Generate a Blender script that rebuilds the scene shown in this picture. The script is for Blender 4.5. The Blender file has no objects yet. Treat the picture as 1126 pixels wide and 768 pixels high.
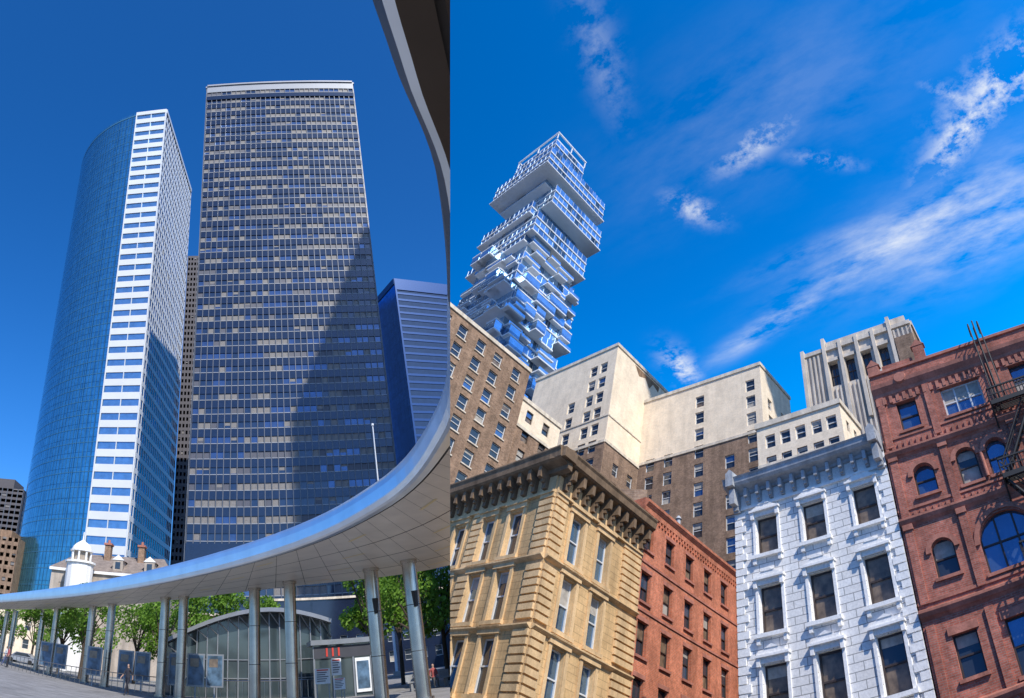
import bpy, bmesh, math, random
from math import sin, cos, radians, pi, atan2, sqrt, hypot
from mathutils import Matrix, Vector
random.seed(7)
scene=bpy.context.scene
col=scene.collection
EYE=1.6
# ------------------------------------------------------------------ frames
PL,PR=radians(27.9),radians(41.6)
F=673.0
AL=(563-275)/F; BR=(786-563)/F
Rcam=Matrix.Rotation(pi/2+PL,4,'X')@Matrix.Rotation(-AL,4,'Y')
RightRot=Rcam@Matrix.Rotation(-BR,4,'Y')@Matrix.Rotation(-(pi/2+PR),4,'X')
ML=Matrix.Translation((0,0,EYE))
MR=Matrix.Translation((0,0,EYE))@RightRot
def seam_normal(az,p):
    d=Vector((sin(az),cos(az)*cos(p),cos(az)*sin(p))); a=Vector((0,-sin(p),cos(p)))
    return d.cross(a).normalized()
NL=seam_normal(.3269,PL); NR=seam_normal(.3269-AL-BR,PR)

# ------------------------------------------------------------------ materials
def nodes(name):
    m=bpy.data.materials.new(name); m.use_nodes=True
    nt=m.node_tree; b=nt.nodes['Principled BSDF']; return m,nt,b
def N(nt,t,**k):
    n=nt.nodes.new(t)
    for a,v in k.items(): setattr(n,a,v)
    return n
def ramp(nt,fac,stops):
    r=N(nt,'ShaderNodeValToRGB'); e=r.color_ramp.elements
    while len(e)<len(stops): e.new(.5)
    for i,(p,c) in enumerate(stops):
        e[i].position=p; e[i].color=(c[0],c[1],c[2],1) if isinstance(c,(tuple,list)) else (c,c,c,1)
    nt.links.new(fac,r.inputs[0]); return r.outputs[0]
def mul(nt,a,b,fac=1.0,mode='MULTIPLY'):
    m=N(nt,'ShaderNodeMix',data_type='RGBA',blend_type=mode); m.inputs[0].default_value=fac
    for s,v in ((6,a),(7,b)):
        if isinstance(v,tuple): m.inputs[s].default_value=(*v,1)
        else: nt.links.new(v,m.inputs[s])
    return m.outputs[2]
def noise(nt,scale,detail=4,rough=.6,stretch=None,coord='Object'):
    tc=N(nt,'ShaderNodeTexCoord'); out=tc.outputs[coord]
    if stretch:
        mp=N(nt,'ShaderNodeMapping'); mp.inputs['Scale'].default_value=stretch
        nt.links.new(out,mp.inputs[0]); out=mp.outputs[0]
    n=N(nt,'ShaderNodeTexNoise'); n.inputs['Scale'].default_value=scale
    n.inputs['Detail'].default_value=detail; n.inputs['Roughness'].default_value=rough
    nt.links.new(out,n.inputs['Vector']); return n.outputs[0]
def stone(name,c,var=.25,scale=.6,rough=.85,bump=.02,streak=.3,blocks=None,mortar=.45,fine=8):
    m,nt,b=nodes(name)
    n1=noise(nt,scale); k=ramp(nt,n1,[(.3,1-var),(.7,1+var*.4)])
    colr=mul(nt,tuple(c),k)
    n2=noise(nt,1.2,4,.6,(1,1,.12)); k2=ramp(nt,n2,[(.35,1-streak),(.6,1.0)])
    colr=mul(nt,colr,k2)
    n3=noise(nt,fine,3,.7); k3=ramp(nt,n3,[(.3,.85),(.7,1.08)]); colr=mul(nt,colr,k3)
    h=n3
    if blocks:
        tc=N(nt,'ShaderNodeTexCoord'); br=N(nt,'ShaderNodeTexBrick')
        br.inputs['Scale'].default_value=1; br.inputs['Brick Width'].default_value=blocks[0]; br.inputs['Row Height'].default_value=blocks[1]
        br.inputs['Mortar Size'].default_value=blocks[2]; br.inputs['Mortar Smooth'].default_value=.1
        br.inputs['Color1'].default_value=(1,1,1,1); br.inputs['Color2'].default_value=(.9,.89,.88,1)
        br.inputs['Mortar'].default_value=(mortar,mortar,mortar,1)
        nt.links.new(tc.outputs['UV'],br.inputs['Vector']); colr=mul(nt,colr,br.outputs['Color'])
    nt.links.new(colr,b.inputs['Base Color']); b.inputs['Roughness'].default_value=rough
    b.inputs['Specular IOR Level'].default_value=.25
    bp=N(nt,'ShaderNodeBump'); bp.inputs['Distance'].default_value=bump; bp.inputs['Strength'].default_value=.6
    nt.links.new(h,bp.inputs['Height']); nt.links.new(bp.outputs[0],b.inputs['Normal'])
    return m
def brick(name,c1,c2,mort,bw=.3,bh=.1,var=.3,ms=.012,streak=.28,fine=.22):
    m,nt,b=nodes(name)
    tc=N(nt,'ShaderNodeTexCoord'); br=N(nt,'ShaderNodeTexBrick')
    br.inputs['Scale'].default_value=1; br.inputs['Brick Width'].default_value=bw; br.inputs['Row Height'].default_value=bh
    br.inputs['Mortar Size'].default_value=ms; br.inputs['Color1'].default_value=(*c1,1); br.inputs['Color2'].default_value=(*c2,1)
    br.inputs['Mortar'].default_value=(*mort,1); nt.links.new(tc.outputs['UV'],br.inputs['Vector'])
    k=ramp(nt,noise(nt,.5,5,.65),[(.3,1-var),(.68,1.12)]); k2=ramp(nt,noise(nt,1.0,4,.6,(1,1,.15)),[(.35,1-streak),(.6,1.)])
    c=mul(nt,mul(nt,br.outputs['Color'],k),k2); k3=ramp(nt,noise(nt,4,3,.7),[(.3,1-fine),(.7,1+fine*.6)]); c=mul(nt,c,k3)
    nt.links.new(c,b.inputs['Base Color']); b.inputs['Roughness'].default_value=.9; b.inputs['Specular IOR Level'].default_value=.2
    bp=N(nt,'ShaderNodeBump'); bp.inputs['Distance'].default_value=.01; bp.inputs['Strength'].default_value=.5
    nt.links.new(br.outputs['Fac'],bp.inputs['Height']); bp.invert=True; nt.links.new(bp.outputs[0],b.inputs['Normal'])
    return m
def plain(name,c,rough=.6,metal=0.,spec=.5,var=.12,scale=2.,bumpd=0):
    m,nt,b=nodes(name); k=ramp(nt,noise(nt,scale,3),[(.3,1-var),(.7,1+var*.5)])
    nt.links.new(mul(nt,tuple(c),k),b.inputs['Base Color'])
    b.inputs['Roughness'].default_value=rough; b.inputs['Metallic'].default_value=metal; b.inputs['Specular IOR Level'].default_value=spec
    return m
def glassm(name,c,metal=0.,rough=.06,spec=.8,wob=0.,wscale=.4,panels=None,pv=(.8,.85,.9)):
    m,nt,b=nodes(name); colr=None
    k=ramp(nt,noise(nt,.35,3),[(.3,.8),(.7,1.1)]); colr=mul(nt,tuple(c),k)
    if panels:
        tc=N(nt,'ShaderNodeTexCoord'); br=N(nt,'ShaderNodeTexBrick'); br.offset=0; br.offset_frequency=1
        br.inputs['Scale'].default_value=1; br.inputs['Brick Width'].default_value=panels[0]; br.inputs['Row Height'].default_value=panels[1]
        br.inputs['Mortar Size'].default_value=panels[2]; br.inputs['Color1'].default_value=(1,1,1,1); br.inputs['Color2'].default_value=(*pv,1)
        br.inputs['Mortar'].default_value=(.3,.38,.45,1); nt.links.new(tc.outputs['UV'],br.inputs['Vector']); colr=mul(nt,colr,br.outputs['Color'])
    nt.links.new(colr,b.inputs['Base Color'])
    b.inputs['Metallic'].default_value=metal; b.inputs['Roughness'].default_value=rough; b.inputs['Specular IOR Level'].default_value=spec
    if wob:
        bp=N(nt,'ShaderNodeBump'); bp.inputs['Distance'].default_value=wob; nt.links.new(noise(nt,wscale,2),bp.inputs['Height']); nt.links.new(bp.outputs[0],b.inputs['Normal'])
    return m

M={}
M['win']=glassm('window_glass',(.03,.04,.055),rough=.04,spec=1.,wob=.01,wscale=1.5)
M['winb']=glassm('window_glass_blue',(.16,.27,.42),metal=.75,rough=.05,wob=.02,wscale=1.5)
M['blind']=plain('window_blind',(.42,.38,.32),.7,spec=.6,var=.3,scale=3)
M['curtain']=plain('curtain',(.20,.145,.095),.3,spec=.9,var=.6,scale=2.0)
M['whiteframe']=plain('white_paint_frame',(.62,.62,.6),.5)
M['darkframe']=plain('dark_frame',(.05,.035,.03),.5)
M['sand']=stone('sandstone',(.72,.47,.225),.22,.7,streak=.28,blocks=(1.1,.42,.018),mortar=.6)
M['sandtrim']=stone('sandstone_trim',(.77,.52,.27),.2,.8,streak=.30)
M['corniced']=stone('cornice_brown',(.25,.165,.10),.35,1.2,streak=.35)
M['roof']=stone('roof_felt',(.12,.11,.10),.3,.5)
M['redb']=brick('red_brick',(.74,.215,.10),(.60,.165,.075),(.50,.33,.25))
M['redtrim']=stone('brownstone_trim',(.50,.205,.145),.25,1.,streak=.3)
M['redR']=brick('dark_red_brick',(.57,.185,.125),(.40,.12,.08),(.40,.27,.21))
M['white']=stone('white_stone',(.90,.87,.82),.05,.8,streak=.08,blocks=(.95,.40,.022),mortar=.40)
M['whitetrim']=stone('white_trim',(.90,.87,.82),.05,.8,streak=.08)
M['greytrim']=stone('grey_metal_cornice',(.45,.46,.47),.2,1.,streak=.3)
M['brownb']=brick('brown_brick',(.40,.25,.16),(.28,.175,.11),(.40,.31,.23),.5,.18)
M['brownb2']=brick('tan_brown_brick',(.36,.235,.155),(.27,.175,.12),(.36,.28,.21),.5,.18)
M['buff']=brick('buff_brick',(.90,.745,.55),(.86,.70,.50),(.78,.65,.49),.6,.22,var=.08,streak=.12,fine=.08)
M['bufftrim']=stone('buff_trim',(.80,.69,.54),.12)
M['rust']=stone('stained_buff',(.42,.26,.15),.4,.5,streak=.5)
M['deco']=stone('grey_terracotta',(.74,.64,.52),.2,.4,streak=.25)
M['iron']=plain('black_iron',(.02,.02,.02),.6)
M['jslab']=plain('white_concrete',(.74,.76,.78),.6,var=.08,scale=.2)
M['jglass']=glassm('pale_blue_glass',(.45,.66,.88),metal=.85,rough=.08,wob=.03,wscale=.3)
M['jglass2']=glassm('deep_blue_glass',(.20,.36,.56),metal=.8,rough=.06,wob=.03,wscale=.3)
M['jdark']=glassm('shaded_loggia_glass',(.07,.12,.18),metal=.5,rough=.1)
M['jmull']=plain('aluminium_mullion',(.5,.54,.6),.4,.3)

def build_world():
    w=bpy.data.worlds.new("World"); scene.world=w; w.use_nodes=True; nt=w.node_tree
    bg=nt.nodes['Background']
    sky=N(nt,'ShaderNodeTexSky',sky_type='NISHITA'); sky.sun_disc=False
    sky.sun_elevation=SUN_EL; sky.sun_rotation=SUN_ROT; sky.air_density=1.0; sky.dust_density=1.2; sky.ozone_density=3.0
    tc=N(nt,'ShaderNodeTexCoord'); G=tc.outputs['Generated']
    def dot(v):
        n=N(nt,'ShaderNodeVectorMath',operation='DOT_PRODUCT'); nt.links.new(G,n.inputs[0]); n.inputs[1].default_value=v; return n.outputs['Value']
    def math_(op,a,b=None,c=None,clamp=False):
        n=N(nt,'ShaderNodeMath',operation=op); n.use_clamp=clamp
        for i,v in enumerate((a,b,c)):
            if v is None: continue
            if isinstance(v,(int,float)): n.inputs[i].default_value=v
            else: nt.links.new(v,n.inputs[i])
        return n.outputs[0]
    fwd=Rcam.to_3x3()@Vector((0,0,-1))
    side=math_('GREATER_THAN',dot(NL),0.0)
    fr=N(nt,'ShaderNodeMapRange'); fr.interpolation_type='SMOOTHSTEP'; fr.inputs[1].default_value=.2; fr.inputs[2].default_value=.5
    nt.links.new(dot(fwd),fr.inputs[0])
    mask=math_('MULTIPLY',side,fr.outputs[0])
    skyL=mul(nt,sky.outputs[0],SKY_TL); skyR=mul(nt,sky.outputs[0],SKY_TR)
    hL=N(nt,'ShaderNodeHueSaturation'); hL.inputs['Saturation'].default_value=SAT_L; nt.links.new(skyL,hL.inputs['Color'])
    hR=N(nt,'ShaderNodeHueSaturation'); hR.inputs['Saturation'].default_value=SAT_R; nt.links.new(skyR,hR.inputs['Color'])
    R3=RightRot.to_3x3(); ax,ay,az=R3@Vector((1,0,0)),R3@Vector((0,1,0)),R3@Vector((0,0,1))
    dz=math_('MAXIMUM',dot(az),.05); px=math_('DIVIDE',dot(ax),dz); py=math_('DIVIDE',dot(ay),dz)
    cmb=N(nt,'ShaderNodeCombineXYZ'); nt.links.new(px,cmb.inputs[0]); nt.links.new(py,cmb.inputs[1])
    def nz(scale,rot,st,det=6,rough=.62,dist=.1):
        mp=N(nt,'ShaderNodeMapping'); mp.vector_type='TEXTURE'; mp.inputs['Rotation'].default_value=(0,0,rot); mp.inputs['Scale'].default_value=(st,1,1)
        nt.links.new(cmb.outputs[0],mp.inputs[0]); n=N(nt,'ShaderNodeTexNoise'); n.noise_dimensions='2D'; n.inputs['Scale'].default_value=scale
        n.inputs['Detail'].default_value=det; n.inputs['Roughness'].default_value=rough; n.inputs['Distortion'].default_value=dist
        nt.links.new(mp.outputs[0],n.inputs[0]); return n.outputs[0]
    def blobs(L):
        tot=None
        for (cx,cy,ang,ln,wd,amp) in L:
            ca,sa=cos(ang),sin(ang)
            dx=math_('SUBTRACT',px,cx); dy=math_('SUBTRACT',py,cy)
            a=math_('ADD',math_('MULTIPLY',dx,ca/ln),math_('MULTIPLY',dy,sa/ln))
            b=math_('ADD',math_('MULTIPLY',dx,-sa/wd),math_('MULTIPLY',dy,ca/wd))
            r2=math_('ADD',math_('MULTIPLY',a,a),math_('MULTIPLY',b,b))
            g=math_('MULTIPLY',math_('POWER',2.718,math_('MULTIPLY',r2,-1.0)),amp)
            tot=g if tot is None else math_('MAXIMUM',tot,g)
        return tot
    n1=nz(11,-.55,2.6,6,.62,0); n2=nz(17,-.5,1.25,7,.66,0)
    s1=math_('MULTIPLY',math_('MULTIPLY',math_('SUBTRACT',n1,.36),3.2,clamp=True),blobs(STREAKS))
    s2=math_('MULTIPLY',math_('MULTIPLY',math_('SUBTRACT',n2,.42),4.8,clamp=True),blobs(PUFFS))
    d=math_('MAXIMUM',s1,s2)
    mx=N(nt,'ShaderNodeMix',data_type='RGBA'); nt.links.new(d,mx.inputs[0]); nt.links.new(hR.outputs[0],mx.inputs[6]); mx.inputs[7].default_value=(7.2,7.6,8.2,1)
    fin=N(nt,'ShaderNodeMix',data_type='RGBA'); nt.links.new(mask,fin.inputs[0]); nt.links.new(hL.outputs[0],fin.inputs[6]); nt.links.new(mx.outputs[2],fin.inputs[7])
    nt.links.new(fin.outputs[2],bg.inputs[0]); bg.inputs[1].default_value=.12
    try: w.cycles.sampling_method='MANUAL'; w.cycles.sample_map_resolution=256
    except Exception: pass

# ------------------------------------------------------------------ mesh builder
class MB:
    def __init__(s): s.v=[];s.f=[];s.m=[];s.ml=[]
    def mi(s,mat):
        mat=M[mat] if isinstance(mat,str) else mat
        if mat not in s.ml: s.ml.append(mat)
        return s.ml.index(mat)
    def poly(s,pts,mat):
        k=len(s.v); s.v+= [tuple(p) for p in pts]; s.f.append(tuple(range(k,k+len(pts)))); s.m.append(s.mi(mat))
    def hexa(s,a,b,mat):  # a: bottom 4, b: top 4
        k=len(s.v); s.v+=[tuple(p) for p in a]+[tuple(p) for p in b]; i=s.mi(mat)
        for q in ((3,2,1,0),(4,5,6,7),(0,1,5,4),(1,2,6,5),(2,3,7,6),(3,0,4,7)): s.f.append(tuple(k+x for x in q)); s.m.append(i)
    def box(s,x0,x1,y0,y1,z0,z1,mat):
        s.hexa([(x0,y0,z0),(x1,y0,z0),(x1,y1,z0),(x0,y1,z0)],[(x0,y0,z1),(x1,y0,z1),(x1,y1,z1),(x0,y1,z1)],mat)
    def cyl(s,p,q,r0,r1,mat,n=12,cap=True):
        p,q=Vector(p),Vector(q); d=(q-p).normalized(); a=d.orthogonal().normalized(); b=d.cross(a); k=len(s.v); i=s.mi(mat)
        for c,r in ((p,r0),(q,r1)):
            for j in range(n):
                t=2*pi*j/n; s.v.append(tuple(c+(a*cos(t)+b*sin(t))*r))
        for j in range(n): s.f.append((k+j,k+(j+1)%n,k+n+(j+1)%n,k+n+j)); s.m.append(i)
        if cap: s.f.append(tuple(k+n+j for j in range(n))); s.m.append(i); s.f.append(tuple(k+j for j in reversed(range(n)))); s.m.append(i)
    def obj(s,name,frame='L',clip=True,smooth=False):
        me=bpy.data.meshes.new(name); me.from_pydata(s.v,[],s.f)
        for m in s.ml: me.materials.append(m)
        me.polygons.foreach_set('material_index',s.m)
        bm=bmesh.new(); bm.from_mesh(me)
        if clip:
            n=NL if frame=='L' else NR
            bmesh.ops.bisect_plane(bm,geom=bm.verts[:]+bm.edges[:]+bm.faces[:],dist=1e-5,plane_co=(0,0,0),plane_no=n,clear_outer=(frame=='L'),clear_inner=(frame=='R'))
        uv=bm.loops.layers.uv.new('UVMap'); bm.normal_update()
        for f in bm.faces:
            nn=f.normal
            if abs(nn.z)>.75:
                for l in f.loops: l[uv].uv=(l.vert.co.x,l.vert.co.y)
            else:
                t=Vector((-nn.y,nn.x,0)).normalized()
                for l in f.loops: l[uv].uv=(l.vert.co.dot(t),l.vert.co.z)
            f.smooth=smooth
        bm.to_mesh(me); bm.free()
        ob=bpy.data.objects.new(name,me); col.objects.link(ob); ob.matrix_world=ML if frame=='L' else MR
        return ob
class Face:
    """vertical wall plane from p0 to p1, left to right seen from outside"""
    def __init__(s,mb,p0,p1):
        s.mb=mb; s.p=Vector((p0[0],p0[1])); q=Vector((p1[0],p1[1])); s.L=(q-s.p).length; s.d=(q-s.p)/s.L; s.n=Vector((s.d.y,-s.d.x))
    def P(s,t,z,o=0.):
        q=s.p+s.d*t+s.n*o; return (q.x,q.y,z)
    def quad(s,t0,t1,z0,z1,o,mat): s.mb.poly([s.P(t0,z0,o),s.P(t1,z0,o),s.P(t1,z1,o),s.P(t0,z1,o)],mat)
    def box(s,t0,t1,z0,z1,o0,o1,mat):
        s.mb.hexa([s.P(t0,z0,o1),s.P(t1,z0,o1),s.P(t1,z0,o0),s.P(t0,z0,o0)],[s.P(t0,z1,o1),s.P(t1,z1,o1),s.P(t1,z1,o0),s.P(t0,z1,o0)],mat)
    def prism(s,pts,o0,o1,mat):
        a=[s.P(t,z,o1) for t,z in pts]; b=[s.P(t,z,o0) for t,z in pts]
        s.mb.poly(a,mat); s.mb.poly(b[::-1],mat); n=len(pts)
        for i in range(n): j=(i+1)%n; s.mb.poly([a[i],b[i],b[j],a[j]],mat)
    def profile(s,t0,t1,prof,mat):
        k=len(prof)
        for i in range(k-1):
            (o0,z0),(o1,z1)=prof[i],prof[i+1]
            s.mb.poly([s.P(t0,z0,o0),s.P(t1,z0,o0),s.P(t1,z1,o1),s.P(t0,z1,o1)],mat)
        for t in (t0,t1): s.mb.poly([s.P(t,z,o) for o,z in prof],mat)
    def wall(s,t0,t1,z0,z1,ops,mat,zmat=None):
        ts=sorted({t0,t1}|{round(x,4) for o in ops for x in o[:2]}); zs=sorted({z0,z1}|{round(x,4) for o in ops for x in o[2:4]})
        if zmat: zs=sorted(set(zs)|{zmat[0]})
        for i in range(len(ts)-1):
            for j in range(len(zs)-1):
                tc=(ts[i]+ts[i+1])/2; zc=(zs[j]+zs[j+1])/2
                if tc<t0 or tc>t1 or zc<z0 or zc>z1: continue
                if any(o[0]<tc<o[1] and o[2]<zc<o[3] for o in ops): continue
                mm=mat
                if zmat and zc<zmat[0]: mm=zmat[1]
                s.quad(ts[i],ts[i+1],zs[j],zs[j+1],0,mm)
    def window(s,t0,t1,z0,z1,frame='darkframe',wall='sand',depth=.28,glass=None,sash='double',fw=.07,arch=0,sill=None,lintel=None,lower=None):
        mb=s.mb
        for a,b in (((t0,z0),(t0,z1)),((t1,z0),(t1,z1)),((t0,z0),(t1,z0)),((t0,z1),(t1,z1))):
            mb.poly([s.P(a[0],a[1],0),s.P(b[0],b[1],0),s.P(b[0],b[1],-depth),s.P(a[0],a[1],-depth)],wall)
        zm=(z0+z1)/2
        for (za,zb,dd) in ((z0,zm,0.04),(zm,z1,0)):
            r=random.random()
            g=glass if glass and random.random()<.75 else ('win' if r<.55 else 'winb' if r<.7 else 'curtain' if r<.85 else 'blind')
            e=lambda: random.uniform(-.006,.006)
            mb.poly([s.P(t0,za,-depth-dd+e()),s.P(t1,za,-depth-dd+e()),s.P(t1,zb,-depth-dd+e()),s.P(t0,zb,-depth-dd+e())],g)
            if za>z0 and random.random()<.3:
                zz=zb-(zb-za)*random.uniform(.3,.8); s.quad(t0+fw,t1-fw,zz,zb-fw,-depth-dd+.012,'blind')
        o0,o1=-depth-.05,-depth+.06
        s.box(t0,t0+fw,z0,z1,o0,o1,frame); s.box(t1-fw,t1,z0,z1,o0,o1,frame)
        s.box(t0+fw,t1-fw,z0,z0+fw,o0,o1-.003,frame); s.box(t0+fw,t1-fw,z1-fw,z1,o0,o1-.003,frame)
        s.box(t0+fw,t1-fw,zm-fw*.45,zm+fw*.45,o0,o1-.006,frame)
        if sash=='mull':
            tm=(t0+t1)/2; s.box(tm-fw*.4,tm+fw*.4,z0+fw,z1-fw,o0,o1-.01,frame)
        if sash=='triple':
            for k in (1,2): tm=t0+(t1-t0)*k/3; s.box(tm-fw*.6,tm+fw*.6,z0+fw,z1-fw,o0,o1-.01,frame)
        if arch:
            r=(t1-t0)/2; zs=z1-r*arch; tc=(t0+t1)/2; n=12
            for i in range(n):
                a0=pi-pi*i/n; a1=pi-pi*(i+1)/n
                x0,y0,x1,y1=tc+r*cos(a0),zs+r*arch*sin(a0),tc+r*cos(a1),zs+r*arch*sin(a1)
                mb.poly([s.P(x0,y0,0),s.P(x1,y1,0),s.P(x1,z1,0),s.P(x0,z1,0)],wall)
                mb.poly([s.P(x0,y0,0),s.P(x1,y1,0),s.P(x1,y1,-depth),s.P(x0,y0,-depth)],wall)
        if sill: s.box(t0-.12,t1+.12,z0-.16,z0,.0,.14,sill)
        if lintel: s.box(t0-.1,t1+.1,z1,z1+.25,.0,.06,lintel)
    def arch_ring(s,tc,zs,r,w,o,mat,n=14):
        for i in range(n):
            a0=pi-pi*i/n; a1=pi-pi*(i+1)/n
            g=lambda R,a:(tc+R*cos(a),zs+R*sin(a))
            s.prism([g(r,a0),g(r,a1),g(r+w,a1),g(r+w,a0)],0,o,mat)
def shell(mb,left,corner,right,z0,z1,mat,roofm='roof',back=True):
    l,c,r=Vector(left),Vector(corner),Vector(right); b=l+(r-c)
    mb.poly([(*l,z1),(*c,z1),(*r,z1),(*b,z1)],roofm)
    if back:
        mb.poly([(*r,z0),(*b,z0),(*b,z1),(*r,z1)],mat); mb.poly([(*b,z0),(*l,z0),(*l,z1),(*b,z1)],mat)
U=Vector((.855,-.518)); W=Vector((.518,.855))
def add2(p,d,t): return (p[0]+d[0]*t,p[1]+d[1]*t)

# ================================================================== RIGHT DISTRICT
def sandstone():
    mb=MB(); C=(-9.6,32.9); dL=(-.837,.546); dR=(.452,.892)
    Lf=add2(C,dL,18); Rt=add2(C,dR,9.7); z0,z1=-1.6,18.6
    rows=[(14.0,16.9),(10.15,13.05),(6.3,9.2),(2.4,5.3)]
    fl=Face(mb,Lf,C); fr=Face(mb,C,Rt)
    tl=[18-x for x in (3.35,6.1,9.3,12.0,15.2)]; tr=[2.5,5.35]
    for f,tt in ((fl,tl),(fr,tr)):
        ops=[(t-.62,t+.62,a,b) for t in tt for a,b in rows]
        f.wall(0,f.L,z0,z1,ops,'sand')
        for o in ops:
            f.window(*o,frame='whiteframe',wall='sandtrim',depth=.35,glass='winb' if f is fr else 'win',fw=.09)
            t0,t1,a,b=o
            f.box(t0-.28,t0-.02,a-.1,b+.1,.0,.1,'sandtrim'); f.box(t1+.02,t1+.28,a-.1,b+.1,.0,.1,'sandtrim')
            f.box(t0-.35,t1+.35,b+.1,b+.42,.0,.18,'sandtrim'); f.box(t0-.42,t1+.42,b+.42,b+.52,.0,.3,'sandtrim')
            f.box(t0-.35,t1+.35,a-.34,a-.12,.0,.22,'sandtrim')
            for q in (t0-.2,t1+.02): f.box(q,q+.18,a-.58,a-.34,.0,.16,'sandtrim')
        for z in (13.35,9.5,5.65): f.profile(0,f.L,[(0,z-.05),(.12,z),(.3,z+.12),(.3,z+.2),(0,z+.28)],'sandtrim')
        piers=[(f.L-1.25,f.L)] if f is fl else [(0,1.15),(f.L-2.2,f.L)]
        if f is fl: piers+=[(f.L-1.25-6.6,f.L-1.25-5.75+.3)]
        for (a,b) in piers:
            z=1.0
            while z<17.2:
                e=0.16
                if not any(abs(z+.2-s-.1)<.3 for s in (13.35,9.5,5.65)): f.box(a+.02,b-.02,z,z+.33,.0,e,'sandtrim')
                z+=.45
        f.box(0,f.L,17.6,18.6,.0,.14,'sandtrim'); f.box(0,f.L,17.45,17.6,.0,.26,'sandtrim')
        f.profile(-0.0,f.L+1.1*(f is fl),[(0,18.6),(.35,18.7),(.4,18.95),(1.0,19.1),(1.15,19.2),(1.2,19.6),(1.3,19.75),(1.3,19.85),(0,20.1)],'corniced')
        t=.5
        while t<f.L-.1:
            f.prism([(t-.16,17.75),(t+.16,17.75),(t+.16,19.1),(t-.16,19.1)],.14,.42,'corniced')
            f.box(t-.14,t+.14,18.35,19.05,.42,.95,'corniced'); f.box(t-.1,t+.1,18.1,18.35,.42,.65,'corniced')
            t+=.98
    fr.box(-1.2,0,19.15,19.8,0.0,1.28,'corniced')
    shell(mb,Lf,C,Rt,z0,19.9,'brownb')
    q=add2(add2(C,dR,7.5),dL,1.5); mb.box(q[0]-1.2,q[0]+1,q[1]-1,q[1]+1.4,19.9,21.0,'brownb2')
    mb.obj('sandstone_corner_building','R')

def redmid():
    mb=MB(); d=(.452,.892); A=add2((-9.6,32.9),d,9.7); B=add2(A,d,19.5); z0,z1=-1.6,22.0
    f=Face(mb,A,B); rows=[(18.0+.2,20.1),(14.55,16.6),(11.15,13.3),(7.7,9.9),(4.3,6.5)]
    ops=[(t-.62,t+.62,a,b) for t in (.95,4.0,7.1,10.2,13.3,16.4) for a,b in rows]
    f.wall(0,f.L,z0,z1,ops,'redb')
    for o in ops: f.window(*o,frame='darkframe',wall='redb',depth=.3,sill='redtrim',lintel='redtrim')
    f.profile(0,f.L,[(0,20.9),(.12,20.95),(.15,21.3),(.4,21.6),(.42,21.8),(.0,22.02)],'redb')
    for z in (17.2,13.9): f.box(0,f.L,z,z+.16,0,.08,'redtrim')
    t=.3
    while t<f.L: f.box(t,t+.18,20.6,20.93,0,.11,'redb'); t+=.45
    Lb=add2(A,(-.837,.546),12)
    shell(mb,Lb,A,B,z0,z1,'redb')
    wl=Face(mb,Lb,A); wl.wall(0,12,z0,z1,[],'redb')
    p=add2(A,d,2.0); mb.box(p[0]-3.2,p[0]-1.0,p[1],p[1]+2.4,22,23.6,'brownb2')
    p=add2(A,d,9.0); mb.cyl((p[0]-2,p[1],22),(p[0]-2,p[1],24.2),.18,.18,'greytrim',10); mb.cyl((p[0]-2,p[1],24.2),(p[0]-2,p[1],24.5),.3,.1,'greytrim',10)
    mb.obj('red_brick_building','R')

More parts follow.
